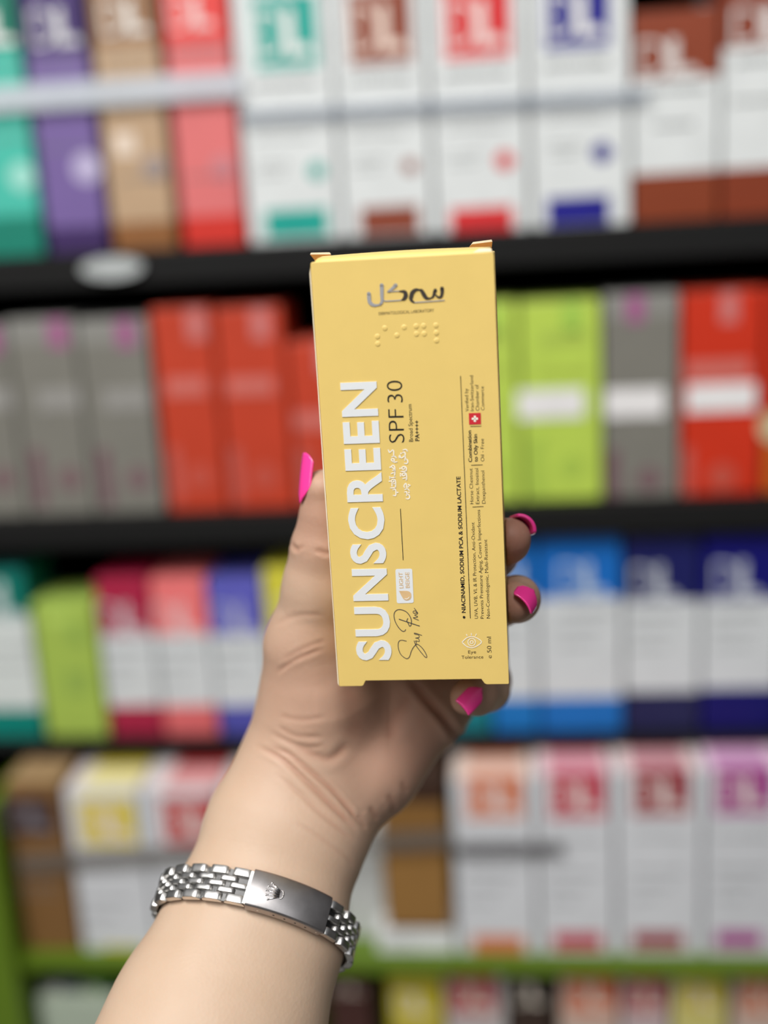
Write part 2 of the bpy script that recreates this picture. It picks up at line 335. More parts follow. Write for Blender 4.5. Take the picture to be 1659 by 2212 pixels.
product(3, 740, 838, 1790, [((196, 198, 196), 1790)], 'pale grey box right of the wrist behind the bracelet', G5, depth=0.05, dy=0.02)
product(3, 815, 985, 2008, [((226, 228, 228), 2010)], 'low white carton lying under the kraft box', G5, depth=0.06, lines=[(830, 900, 2040, 4)])
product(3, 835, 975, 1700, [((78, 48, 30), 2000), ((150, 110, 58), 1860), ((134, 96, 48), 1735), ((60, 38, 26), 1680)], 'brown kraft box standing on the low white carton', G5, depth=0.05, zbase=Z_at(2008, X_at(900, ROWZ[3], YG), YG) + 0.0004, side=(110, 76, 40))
four(990, 1162, 1684, (1006, 1128, 1668 + 8, 1768), (1022, 1132, 2022, 2056), (214, 122, 82), 'white box with orange logo square on the green shelf', tc=(240, 220, 208))
four(1165, 1330, 1672, (1186, 1306, 1668, 1768), (1196, 1300, 2016, 2050), (192, 42, 70), 'white box with crimson pink logo square on the green shelf', tc=(240, 214, 216))
four(1334, 1514, 1666, (1366, 1488, 1662, 1762), (1366, 1476, 2014, 2048), (150, 26, 42), 'white box with dark red logo square on the green shelf', tc=(240, 220, 218))
four(1518, 1690, 1660, (1544, 1668, 1658, 1760), (1546, 1645, 2012, 2046), (166, 50, 138), 'white box with purple logo square at the lower right', tc=(244, 214, 234))

# --- bottom row
G6 = 'boxes on the bottom shelf under the green board'
def five(xl, xr, top, body, sq, col, label, dy=0.012, zt=None):
    product(4, xl, xr, top, [(body, top)], label, G6, logo=(sq[0], sq[1], sq[2], sq[3], col, (232, 220, 205)), depth=0.06, dy=dy)
five(78, 172, 2118, (66, 72, 84), (90, 150, 2125, 2160), (66, 72, 84), 'dark slate box on the bottom shelf near the green post')
five(175, 240, 2118, (40, 92, 30), (180, 235, 2125, 2160), (50, 110, 30), 'dark green box on the bottom shelf')
product(4, 78, 252, 2160, [((176, 188, 170), 2158)], 'pale green white carton in front on the bottom shelf', G6, depth=0.010, dy=0.0)
five(705, 800, 2112, (70, 40, 36), (715, 790, 2125, 2150), (90, 50, 44), 'dark brown box on the bottom shelf right of the forearm')
five(835, 955, 2102, (196, 180, 60), (850, 935, 2130, 2200), (206, 190, 40), 'mustard yellow box on the bottom shelf')
five(960, 1090, 2102, (196, 190, 188), (970, 1068, 2106, 2190), (180, 30, 52), 'white box with crimson label on the bottom shelf')
five(1096, 1190, 2102, (60, 44, 36), (1106, 1180, 2110, 2180), (44, 34, 32), 'very dark brown box on the bottom shelf')
five(1206, 1336, 2102, (206, 184, 170), (1222, 1328, 2106, 2190), (214, 106, 66), 'white box with orange label, middle of the bottom shelf')
five(1342, 1446, 2102, (200, 186, 186), (1352, 1434, 2110, 2190), (176, 48, 70), 'white box with small crimson label beside the pale yellow box')
five(1452, 1572, 2098, (212, 204, 130), (1470, 1556, 2110, 2190), (216, 196, 50), 'pale yellow box on the bottom shelf')
five(1584, 1700, 2098, (206, 186, 172), (1600, 1690, 2110, 2190), (214, 112, 70), 'white box with orange label at the lower right corner')

# ================================================================== THE HELD CARTON
Q = [np.array(p) + CAM for p in ((-0.0533524, 0.3352714, -0.0153914), (-0.0028563, 0.3346689, -0.0151984), (-0.0024268, 0.3308758, -0.1394423), (-0.0529229, 0.3314783, -0.1396352))]
TL = Q[0]; U = (Q[1] - Q[0]); BW = np.linalg.norm(U); U = U / BW
V = (Q[0] - Q[3]); V = V - U * (V @ U); V /= np.linalg.norm(V)          # up along the carton
N = np.cross(U, V)                                                     # towards the viewer
BH = 0.1243; TABH = 0.0018; BT = 0.024
def bp(u, v, n=0.0): return TL + U * u + V * v + N * n                  # v negative downwards
def face(px, py, n=0.0):
    p = on_plane(px, py, TL, N); return p + N * n
YEL = mat('yellow_coated_board', srgb(235, 204, 120), 0.42, noise=0.015, scale=120, bump=0.06, bscale=900)
YIN = mat('raw_board_edge', srgb(240, 226, 196), 0.7)
carton = empty('sunscreen_carton', bp(BW / 2, -BH, -BT / 2)); tag(carton, 'upright yellow sunscreen carton with white SUNSCREEN lettering held in the hand', 'box')
H0 = -BH + TABH
def slight(u):                                                         # the front panel is a touch uneven
    return 0.0
mb = MB(); n_ = 10
c_ = bp(BW / 2, H0 / 2, -BT / 2 - 0.0001); mb.box(c_, U * (BW / 2 - 0.0001), V * (-H0) / 2, N * (BT / 2 - 0.0001))
body = mb.build('carton_body', YEL, carton); bevel(body, 0.00045, 3)
def U_of(px, py): return (face(px, py) - TL) @ U
ub = U_of(790, 1476); uc = U_of(1040, 1472)
prof_ = [(0.0006, 0), (0.0001, -0.0003), (0, -0.0012), (0, -BH + .0002), (0.0003, -BH), (ub - 0.0012, -BH), (ub - 0.0007, -BH + 0.0003), (ub, H0 - 0.0001), (uc, H0 - 0.0001), (uc + 0.0009, -BH + 0.0003), (uc + 0.0016, -BH), (BW - 0.0003, -BH), (BW, -BH + 0.0002), (BW, -0.0008), (BW - 0.0004, 0)]
pn = MB().prism([bp(a, b, 0) for a, b in prof_[::-1]][::-1], -N * 0.0004).build('front_panel', YEL, carton); bevel(pn, 0.00015, 2)
# lid: rises a little towards the back; back tabs stand up behind it
lid = MB(); ns = 14
rows = []
for i in range(ns + 1):
    u = 0.0012 + (BW - 0.0024) * i / ns; k = math.sin(math.pi * i / ns)
    rows.append([bp(u, 0.0002, -0.0006), bp(u, 0.0009 + 0.0003 * k, -0.006), bp(u, 0.0013 + 0.0004 * k, -BT * 0.6), bp(u, 0.0012 + 0.0002 * k, -BT + 0.0008)])
vv = [p for r in rows for p in r]; ff = []
for i in range(ns):
    for j in range(3): a = i * 4 + j; ff.append((a, a + 4, a + 5, a + 1))
lid.add(vv, ff); o = lid.build('lid_flap', mat('yellow_board_lid', srgb(244, 214, 128), 0.42, noise=0.01), carton, True)
sm = o.modifiers.new('board', 'SOLIDIFY'); sm.thickness = 0.0004; sm.offset = -1
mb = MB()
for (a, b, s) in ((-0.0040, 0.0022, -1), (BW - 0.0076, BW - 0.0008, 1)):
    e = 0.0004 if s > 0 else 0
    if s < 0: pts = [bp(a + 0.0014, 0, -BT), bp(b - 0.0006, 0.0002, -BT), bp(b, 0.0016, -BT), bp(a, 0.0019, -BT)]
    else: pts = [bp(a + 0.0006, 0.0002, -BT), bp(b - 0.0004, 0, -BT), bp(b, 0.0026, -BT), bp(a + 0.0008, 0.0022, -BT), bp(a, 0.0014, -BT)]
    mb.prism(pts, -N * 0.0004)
o = mb.build('back_tab', mat('shaded_tab_board', srgb(172, 112, 36), 0.6), carton)  # shade of the lid cavity put into the colour as a darker brown
mb = MB()
mb.prism([bp(-0.0040, 0.0019, -BT - .0001), bp(0.0022, 0.0016, -BT - .0001), bp(0.0018, 0.0022, -BT - .0001), bp(-0.0037, 0.0024, -BT - .0001)], -N * 0.0006)
mb.prism([bp(BW - 0.0076, 0.0014, -BT - .0001), bp(BW - 0.0068, 0.0022, -BT - .0001), bp(BW - 0.0008, 0.0026, -BT - .0001), bp(BW - 0.0010, 0.0032, -BT - .0001), bp(BW - 0.0064, 0.0028, -BT - .0001)], -N * 0.0006)
mb.prism([bp(BW - 0.0055, 0.0001, -0.0006), bp(BW - 0.0005, 0.0001, -0.0006), bp(BW - 0.0008, 0.0008, -0.004), bp(BW - 0.004, 0.0009, -0.005)], V * 0.0002)
mb.prism([bp(-0.0001, -0.0015, -.00002), bp(-0.00042, -0.0030, -.00005), bp(-0.00036, -0.030, -.00005), bp(-0.00044, -0.06, -.00005), bp(-0.00030, -0.09, -.00005), bp(-0.00040, -BH + 0.001, -.00005), bp(-0.0001, -BH + 0.0002, -.00002)], -N * 0.0004)
mb.build('raw_edge', YIN, carton)

INK = mat('black_ink', (0.018, 0.014, 0.012, 1), 0.5); WHI = mat('raised_white_ink', srgb(233, 236, 238), 0.35, noise=0.01)
CRM = mat('cream_ink', srgb(250, 243, 228), 0.5); TAN = mat('beige_ink', srgb(226, 190, 140), 0.5)
SIL = mat('silver_foil', (0.80, 0.81, 0.85, 1), 0.35, metal=0.7); DSIL = mat('dark_foil', (0.17, 0.145, 0.13, 1), 0.3, metal=0.75)
RED = mat('flag_red_ink', srgb(206, 40, 52), 0.5); GLD = mat('dark_brown_ink', srgb(70, 52, 30), 0.6)
MMP = 0.345 / F
def write(body_, p0, p1, cap, m, weight=0.0, name='printed_text', lift=0.00006, spacing=1.0, raise_=0.0):
    v, f = text_mesh(body_, weight, spacing); a = face(*p0); b = face(*p1); L = np.linalg.norm(b - a); xd = (b - a) / L; yd = np.cross(N, xd)
    mn = v[:, 0].min(); wv = v[:, 0].max() - mn; sx_ = L / wv; sy_ = cap * MMP / CAPH
    P = a[None] + np.outer((v[:, 0] - mn) * sx_, xd) + np.outer(v[:, 1] * sy_, yd) + N * (lift + raise_)
    if raise_:
        me = MB().add(P, f); o = me.build(name, m, carton); s = o.modifiers.new('relief', 'SOLIDIFY'); s.thickness = raise_ + lift * 0.5; s.offset = -1
        return o
    return MB().add(P, f).build(name, m, carton)
t = write('SUNSCREEN', (843.5, 1425.5), (810.5, 824), 72, WHI, 0.026, 'printed_title', raise_=0.00014, spacing=1.10)
write('SPF', (874.2, 956), (871.8, 883.5), 33.5, INK, -0.014)
write('30', (870.8, 869), (868.8, 821.5), 33.5, INK, -0.014)
write('Broad Spectrum', (892.5, 954), (889, 873), 8.6, INK, -0.003)
write('PA++++', (905.8, 952.5), (904.6, 908), 8.6, INK, 0.022)
write('LIGHT', (871.3, 1270.2), (869.6, 1236), 8.6, TAN, 0.004, lift=0.00014)
write('BEIGE', (885, 1269.5), (883.6, 1235.5), 8.6, TAN, 0.004, lift=0.00014)
write('NIACINAMID, SODIUM PCA & SODIUM LACTATE', (1005.8, 1323.5), (994.2, 1029), 8.3, INK, 0.019)
write('UVA, UVB, VL & IR Protection, Anti-Oxidant', (1032.6, 1336), (1024.6, 1128), 7.4, INK, -0.008)
write('Prevents Premature Aging, Covers Imperfections', (1045.2, 1336), (1037, 1101), 7.4, INK, -0.008)
write('Non-Comedogenic, Multi-Resistant', (1058.6, 1335.5), (1052, 1165), 7.4, INK, -0.008)
write('Horse Chestnut', (1022.8, 1088.5), (1020.4, 1011.5), 7.4, INK, -0.008)
write('Extract, Inositol', (1035.5, 1088.5), (1033.2, 1011.5), 7.4, INK, -0.008)
write('Dexpanthenol', (1048.8, 1087.5), (1046.4, 1016.5), 7.4, INK, -0.008)
write('Combination', (1019.7, 998), (1017.6, 929.5), 7.4, INK, 0.018)
write('to Oily Skin', (1031.9, 997.5), (1030.4, 937.5), 7.4, INK, 0.018)
write('Oil - Free', (1046.2, 996.5), (1045, 947.5), 7.4, INK, -0.008)
write('Verified by', (1012.9, 888.5), (1010.6, 839), 7.2, INK, -0.008)
write('Iran-Switzerland', (1023.6, 887.5), (1022, 811), 7.2, INK, -0.008)
write('Chamber of', (1035.2, 887), (1033.5, 830.5), 7.2, INK, -0.008)
write('Commerce', (1046.6, 886), (1045, 834.5), 7.2, INK, -0.008)
write('Eye', (1011.5, 1411.8), (1028.5, 1411.2), 7.2, GLD, -0.002)
write('Tolerance', (997, 1422.9), (1044, 1422.0), 7.2, GLD, -0.002)
write('e 50 ml', (1062.2, 1421.5), (1060.7, 1375.5), 9.6, INK, -0.008)
write('DERMATOLOGICAL LABORATORY', (818.2, 680.8), (937.6, 673.4), 6.2, GLD, -0.004)

def ribbon(mb, pts, wd, lift=0.0001, smooth=True, closed=False):
    """wd: width in px, number or a function of 0..1"""
    if smooth: pts = catmull(pts, 6)
    P = [face(*p) for p in pts]; n = len(P); off = []
    for i in range(n):
        a = P[max(0, i - 1)]; b = P[min(n - 1, i + 1)]
        if closed: a = P[i - 1]; b = P[(i + 1) % n]
        t = b - a; t /= max(1e-9, np.linalg.norm(t)); sd = np.cross(N, t); w_ = (wd(i / (n - 1)) if callable(wd) else wd) * MMP / 2; off.append(sd * w_)
    v = []
    for p, o in zip(P, off): v += [p + o + N * lift, p - o + N * lift]
    f = [(2 * i, 2 * i + 1, 2 * i + 3, 2 * i + 2) for i in range(n - 1)]
    if closed: f.append((2 * n - 2, 2 * n - 1, 1, 0))
    mb.add(v, f)
    if not closed:
        for e in (0, n - 1):
            r = np.linalg.norm(off[e]); k = 10
            mb.add([P[e] + (U * math.cos(a) + V * math.sin(a)) * r + N * lift for a in np.linspace(0, 2 * math.pi, k + 1)[:-1]], [tuple(range(k))])
    return mb
def dot(mb, px, py, r, lift=0.0001, k=14):
    p = face(px, py); r = r * MMP
    mb.add([p + (U * math.cos(a) + V * math.sin(a)) * r + N * lift for a in np.linspace(0, 2 * math.pi, k + 1)[:-1]], [tuple(range(k))])
mb = MB()
ribbon(mb, [(994.8, 812.5), (1016, 1335)], 1.3, smooth=False); ribbon(mb, [(865, 1099.5), (870.8, 1209)], 1.3, smooth=False)
for a, b in (((1021, 1095), (1044, 1093.8)), ((1018.2, 1004.8), (1042, 1003.8)), ((1016.2, 921), (1039.4, 920.4))): ribbon(mb, [a, b], 1.1, smooth=False)
mb.build('printed_rule', INK, carton)
mb = MB(); dot(mb, 1002.4, 1333, 2.9); mb.build('printed_bullet', INK, carton)
# flag
q = lambda x, y, l=0.00012: face(x, y, l)
MB().add([q(1012.6, 892.4), q(1013.4, 917), q(1039, 916), q(1038.2, 891.6)], [(0, 1, 2, 3)]).build('flag_panel', RED, carton)
mb = MB(); ribbon(mb, [(1025.4, 898), (1025.8, 910.6)], 5.0, 0.00018, False)
mb = MB()
for dx, dy in ((6.6, 2.3), (2.3, 6.6)):
    mb.add([q(1025.8 - dx, 904.3 - dy, .0002), q(1025.8 - dx, 904.3 + dy, .0002), q(1025.8 + dx, 904.3 + dy, .0002), q(1025.8 + dx, 904.3 - dy, .0002)], [(0, 1, 2, 3)])
mb.build('flag_cross', CRM, carton)
# shade label with drop
def rrect(c, r, lift):
    c = [face(*p) for p in c]; out = []
    for i in range(4):
        p = c[i]; a = c[i - 1] - p; b = c[(i + 1) % 4] - p; a /= np.linalg.norm(a); b /= np.linalg.norm(b)
        for t in np.linspace(0, 1, 6): out.append(p + r * MMP * (a * (1 - t) ** 2 + b * t ** 2) + N * lift)
    return out
pts = rrect([(854, 1229), (857.2, 1303.3), (893.8, 1302.2), (890.4, 1228)], 5, 0.00008)
MB().add(pts, [tuple(range(len(pts)))]).build('shade_label', WHI, carton)
dz = lambda x, y: (830 + x / 10.06, 1220 + y / 10.06)
drop = catmull([dz(322, 565), (862, 1276.2), dz(520, 570), dz(585, 630), dz(575, 730), dz(500, 772), dz(430, 750), dz(370, 660), dz(322, 565)], 5)
MB().add([face(*p, 0.00014) for p in drop[:-1]], [tuple(range(len(drop) - 1))]).build('drop_icon', TAN, carton)
mb = MB(); ribbon(mb, [dz(450, 730), dz(500, 738), dz(545, 700)], 1.8, 0.0002); mb.build('drop_gleam', CRM, carton)
# signature
mb = MB()
ribbon(mb, [dz(*p) for p in ((480, 1655), (370, 1635), (310, 1680), (305, 1800), (350, 1930), (430, 2010), (500, 2035), (550, 1990), (590, 1870), (650, 1770), (720, 1725), (820, 1800), (900, 1920), (925, 2000), (890, 2000), (800, 1900), (690, 1750), (650, 1650))], 1.5)
ribbon(mb, [dz(*p) for p in ((680, 1740), (700, 1690), (680, 1650), (760, 1660), (740, 1600), (680, 1590), (760, 1570), (740, 1520), (660, 1500), (670, 1480), (815, 1530))], 1.3)
ribbon(mb, [dz(*p) for p in ((465, 1405), (440, 1440), (380, 1430), (290, 1330), (225, 1190), (215, 1060), (270, 985), (360, 972), (480, 1020), (560, 1120), (590, 1220), (580, 1310), (550, 1330), (520, 1270), (490, 1220), (510, 1165))], 1.6)
ribbon(mb, [dz(325, 1180), dz(500, 1240), dz(765, 1328)], 1.8)
ribbon(mb, [dz(*p) for p in ((745, 1200), (630, 1150), (700, 1140), (725, 1120), (660, 1090), (720, 1060), (680, 1000), (630, 1010), (640, 1050), (700, 1040), (730, 1050), (690, 990), (652, 940))], 1.3)
mb.build('signature', mat('grey_foil', (0.20, 0.18, 0.16, 1), 0.35, metal=0.6), carton)
# eye icon
mb = MB()
ribbon(mb, [(998, 1387), (1008, 1378), (1019, 1375), (1030, 1378), (1040, 1386.5), (1030, 1395.5), (1019, 1399), (1008, 1396), (998, 1387)], 1.9)
for r_, w_ in ((8.2, 1.7), (3.2, 1.6)): ribbon(mb, [(1019 + r_ * math.cos(a), 1387 + r_ * math.sin(a)) for a in np.linspace(0, 6.2832, 17)[:-1]], w_, smooth=False, closed=True)
for a, b in (((1007.5, 1370), (1009.5, 1373.5)), ((1018, 1368), (1018.5, 1372)), ((1029, 1369.5), (1027.5, 1373))): ribbon(mb, [a, b], 1.8, smooth=False)
mb.build('eye_icon', CRM, carton)
# right to left script, drawn stroke by stroke
pz = lambda x, y: (825 + x / 17.01, 960 + y / 17.01)
SCR = [[(235, 200), (280, 290), (330, 260), (390, 205), (430, 240), (435, 340), (430, 420)], [(370, 455), (430, 430), (490, 450), (525, 495)],
       [(430, 640), (350, 575), (365, 525), (430, 530), (455, 575), (430, 640), (480, 650), (555, 635)],
       [(480, 1000), (475, 860), (450, 790), (400, 765), (355, 810), (400, 860), (440, 900), (470, 960), (475, 1060), (460, 1145)], [(400, 950), (460, 950)], [(345, 1065), (400, 1050), (450, 1035)],
       [(280, 1180), (300, 1220), (290, 1260)], [(320, 1225), (490, 1205)],
       [(500, 1580), (505, 1400), (480, 1300), (400, 1290), (335, 1340), (370, 1385), (430, 1370), (440, 1310)], [(320, 1600), (420, 1590), (500, 1580)], [(430, 1440), (490, 1450)],
       [(410, 1665), (480, 1645), (510, 1700), (515, 1800), (500, 1880), (420, 1870)],
       [(780, 205), (860, 180), (910, 200), (935, 245)], [(760, 300), (820, 280), (855, 330), (855, 420), (860, 520), (840, 580)], [(655, 395), (715, 495), (845, 410)], [(625, 430), (645, 490)],
       [(880, 530), (930, 560), (955, 630), (930, 690), (880, 705), (830, 690)],
       [(890, 980), (900, 880), (860, 815), (780, 815), (730, 860), (770, 910), (820, 900), (840, 850)], [(710, 995), (800, 990), (890, 985)],
       [(885, 1310), (910, 1260), (905, 1140), (880, 1060), (800, 1050), (740, 1100), (780, 1150), (840, 1140), (850, 1080)], [(770, 1255), (830, 1235), (895, 1225)],
       [(840, 1580), (810, 1530), (850, 1450), (890, 1440), (910, 1540), (920, 1620)], [(850, 1655), (920, 1630), (970, 1650), (1005, 1700)],
       [(835, 1750), (900, 1735), (920, 1800), (905, 1880)], [(930, 1830), (990, 1850), (1020, 1920), (1000, 1980), (940, 2000), (890, 1980)]]
mb = MB()
for s in SCR: ribbon(mb, [pz(*p) for p in s], 2.5)
for p in ((305, 835), (278, 1350), (370, 1450), (372, 1510), (578, 1762), (702, 325), (668, 880), (685, 1082), (688, 1150), (980, 1478), (1025, 1502), (972, 1552), (992, 1765)): dot(mb, *pz(*p), 1.7)
mb.build('printed_script', CRM, carton)
# silver logo
lz = lambda x, y: (780 + x / 8.295, 600 + y / 8.295)
mb = MB(); mb2 = MB()
ribbon(mb, [lz(140, 285), lz(145, 380), lz(160, 440), lz(215, 485), lz(280, 490), lz(340, 480)], lambda t: 8 - 5.5 * max(0, t - .45) / .55, 0.00018)
ribbon(mb, [lz(370, 130), lz(372, 300), lz(375, 420), lz(340, 478)], lambda t: 8 - 3 * t, 0.00018)
ribbon(mb, [lz(400, 400), lz(450, 415), lz(650, 405), lz(740, 395)], 2.4, 0.00018)
ribbon(mb, [lz(620, 130), lz(560, 190), lz(480, 250)], lambda t: 7.5 - 4 * t, 0.00018)
ribbon(mb, [lz(480, 250), lz(600, 240), lz(700, 236)], 2.2, 0.00018)
ribbon(mb2, [lz(690, 240), lz(780, 250), lz(800, 315), lz(770, 375), lz(730, 396)], lambda t: 2.5 + 6.0 * math.sin(math.pi * t), 0.00019)
ribbon(mb2, [lz(1060, 215), lz(980, 215), lz(920, 265), lz(895, 350), lz(900, 400), lz(950, 440)], lambda t: 2.5 + 6.0 * math.sin(math.pi * t), 0.00019)
ribbon(mb2, [lz(1040, 215), lz(1085, 230), lz(1130, 310), lz(1170, 360), lz(1230, 370)], lambda t: 2.5 + 6.0 * math.sin(math.pi * t), 0.00019)
ribbon(mb2, [lz(1230, 368), lz(1285, 340), lz(1310, 270), lz(1330, 225)], lambda t: 2.5 + 5 * t, 0.00019)
ribbon(mb2, [lz(1330, 300), lz(1380, 345), lz(1430, 335), lz(1450, 270), lz(1450, 190)], lambda t: 2.8 + 5 * t, 0.00019)
ribbon(mb, [lz(940, 442), lz(1200, 425), lz(1490, 402)], 2.2, 0.00018)
mb.build('foil_logo', SIL, carton); o = mb2.build('foil_logo', DSIL, carton)
# embossed dots
def dome(mb, c, r, h, rings=4, seg=16):
    v = [c + N * h]; f = []
    for i in range(1, rings + 1):
        a = i / rings * math.pi / 2
        for k in range(seg):
            b = 2 * math.pi * k / seg; v.append(c + (U * math.cos(b) + V * math.sin(b)) * r * math.sin(a) + N * h * math.cos(a))
    for k in range(seg): f.append((0, 1 + k, 1 + (k + 1) % seg))
    for i in range(rings - 1):
        for k in range(seg):
            a = 1 + i * seg + k; b = 1 + i * seg + (k + 1) % seg; f.append((a, a + seg, b + seg, b))
    mb.add(v, f)
for (x, y) in ((661, 723), (606, 785), (608, 840), (805, 716), (751, 776), (895, 708), (951, 706), (898, 766), (955, 765), (1043, 702), (1046, 758), (1048, 815)):
    mb = MB(); dome(mb, face(640 + x / 3.456, 500 + y / 3.456), 6.0 * MMP, 0.00015); mb.build('embossed_dot', YEL, carton, True)

# ================================================================== HAND AND FOREARM
G = 0.0006
lo_ = np.array([-0.135, -0.205, -0.460]); hi_ = np.array([0.062, 0.055, -0.295])
dims = tuple(int(x) for x in np.ceil((hi_ - lo_) / G))
ax = [lo_[i] + np.arange(dims[i], dtype=np.float32) * G for i in range(3)]
def field(): return np.full(dims, 0.03, np.float32)
def smin(a, b, k):
    h = np.clip(0.5 + 0.5 * (b - a) / k, 0, 1); return b * (1 - h) + a * h - k * h * (1 - h)
def put(D, a, b, ra, rb, k, flat=None, sub=False):
    a = np.asarray(a, float); b = np.asarray(b, float); R = max(ra, rb) + k + 0.004
    i0 = [max(0, int((min(a[i], b[i]) - R - lo_[i]) / G)) for i in range(3)]; i1 = [min(dims[i], int((max(a[i], b[i]) + R - lo_[i]) / G) + 2) for i in range(3)]
    if any(i1[i] <= i0[i] for i in range(3)): return
    sl = tuple(slice(i0[i], i1[i]) for i in range(3))
    X = (ax[0][sl[0]] - a[0])[:, None, None]; Y = (ax[1][sl[1]] - a[1])[None, :, None]; Z = (ax[2][sl[2]] - a[2])[None, None, :]
    ba = b - a; L2 = max(1e-12, ba @ ba)
    h = np.clip((X * ba[0] + Y * ba[1] + Z * ba[2]) / L2, 0, 1)
    X = X - h * ba[0]; Y = Y - h * ba[1]; Z = Z - h * ba[2]
    if flat is not None:
        n, s = flat; n = np.asarray(n, float); n /= np.linalg.norm(n); c = (X * n[0] + Y * n[1] + Z * n[2]) * (1 / s - 1)
        X = X + c * n[0]; Y = Y + c * n[1]; Z = Z + c * n[2]
    d = np.sqrt(X * X + Y * Y + Z * Z) - (ra + (rb - ra) * h)
    if flat is not None: d = d * 0.85
    d = d.astype(np.float32)
    D[sl] = -smin(-D[sl], d, k) if sub else smin(D[sl], d, k)
P = lambda x, y, d: cam_pt(x, y, d)
mm = 0.001
D = field()
# forearm, flattened front to back
armax = P(470, 2212, .362) - P(614, 1800, .388); armax /= np.linalg.norm(armax)
side = np.array([1, -0.12, 0]); side -= armax * (side @ armax); side /= np.linalg.norm(side); ant = np.cross(armax, side); ant *= np.sign(ant[2])
FL = (ant, 0.76)
K = 6 * mm
put(D, P(628, 1775, .3905), P(612, 1810, .388), 24.3 * mm, 24.6 * mm, K, FL)
put(D, P(614, 1810, .388), P(548, 2010, .375), 24.0 * mm, 27.4 * mm, K, FL)
put(D, P(548, 2010, .375), P(468, 2212, .362), 27.4 * mm, 31.6 * mm, K, FL)
put(D, P(468, 2212, .362), P(350, 2520, .342), 31.6 * mm, 38 * mm, K, FL)
# heel of the hand
put(D, P(628, 1775, .3905), P(668, 1660, .397), 24 * mm, 21 * mm, K, (ant, 0.8))
put(D, P(700, 1750, .396), P(800, 1655, .403), 15 * mm, 16 * mm, 8 * mm)
put(D, P(800, 1655, .403), P(925, 1510, .411), 16.5 * mm, 14.5 * mm, K)
put(D, P(925, 1510, .411), P(1000, 1440, .409), 14.5 * mm, 11.5 * mm, K)
# metacarpals
put(D, P(700, 1640, .403), P(800, 1220, .405), 16 * mm, 12.5 * mm, K)
put(D, P(740, 1640, .406), P(890, 1200, .409), 16 * mm, 12.5 * mm, K)
put(D, P(770, 1640, .407), P(960, 1250, .410), 15 * mm, 12 * mm, K)
put(D, P(850, 1580, .409), P(1012, 1345, .409), 14 * mm, 10.5 * mm, K)
# ball of the thumb and thumb
put(D, P(655, 1640, .397), P(688, 1500, .396), 19 * mm, 18.2 * mm, 8 * mm)
put(D, P(688, 1500, .396), P(668, 1395, .390), 18.2 * mm, 14.0 * mm, 7 * mm)
put(D, P(668, 1395, .390), P(694, 1265, .383), 13.6 * mm, 11.6 * mm, 5 * mm)
put(D, P(694, 1265, .383), P(703, 1185, .379), 11.6 * mm, 10.6 * mm, 4 * mm)
put(D, P(703, 1185, .379), P(705, 1120, .376), 10.4 * mm, 8.2 * mm, 3 * mm)
put(D, P(705, 1120, .376), P(700, 1060, .373), 8.2 * mm, 6.6 * mm, 2.5 * mm)
# fingers: each its own chain, joined to the palm
def finger(chain, k=2.2 * mm, kj=3 * mm):
    E_ = field()
    for (a, b) in zip(chain[:-1], chain[1:]): put(E_, P(*a[:3]), P(*b[:3]), a[3] * mm, b[3] * mm, k)
    return E_
FING = [
    ([(800, 1220, .405, 11), (835, 1050, .398, 9), (880, 890, .390, 8.6), (912, 790, .3830, 7.6), (925, 745, .380, 6.6)]),
    ([(890, 1200, .409, 11), (985, 1225, .412, 9), (1040, 1212, .400, 8.4), (1066, 1198, .384, 7.4), (1096, 1169, .369, 6.6), (1103, 1162, .3655, 6.0)]),
    ([(960, 1250, .410, 11), (1010, 1310, .412, 9), (1045, 1316, .402, 8.2), (1080, 1302, .387, 7.5), (1116, 1294, .3725, 7.0), (1111, 1299, .3655, 6.3)]),
    ([(1005, 1370, .409, 10), (1040, 1425, .411, 8.6), (1052, 1470, .404, 7.8), (1053, 1489, .393, 7.0), (1030, 1500, .381, 6.3), (1011, 1506, .3755, 5.6)]),
]
for ch in FING:
    E_ = finger(ch); h = np.clip(0.5 + 0.5 * (E_ - D) / (1.6 * mm), 0, 1); D = E_ * (1 - h) + D * h - 1.6 * mm * h * (1 - h); del E_, h
# the carton presses the skin flat
toc = lambda p: (np.asarray(p) - CAM) @ RW
bc = toc(bp(BW / 2, -BH / 2 + TABH / 2, -BT / 2)); bu = U @ RW; bv = V @ RW; bn = N @ RW
XX = ax[0][:, None, None] - bc[0]; YY = ax[1][None, :, None] - bc[1]; ZZ = ax[2][None, None, :] - bc[2]
bd = None
for vec, hl in ((bu, BW / 2), (bv, (BH - TABH) / 2), (bn, BT / 2)):
    q_ = np.abs(XX * vec[0] + YY * vec[1] + ZZ * vec[2]) - hl - 0.0002
    bd = q_ if bd is None else np.maximum(bd, q_)
bd = bd.astype(np.float32); D = np.maximum(D, -bd); del bd, q_

def sample(p):
    g = (np.asarray(p) - lo_) / G; i = np.clip(g.astype(int), 0, np.array(dims) - 2); t = g - i; s = 0
    for dx in (0, 1):
        for dy in (0, 1):
            for dz_ in (0, 1):
                s += D[i[0] + dx, i[1] + dy, i[2] + dz_] * (t[0] if dx else 1 - t[0]) * (t[1] if dy else 1 - t[1]) * (t[2] if dz_ else 1 - t[2])
    return s

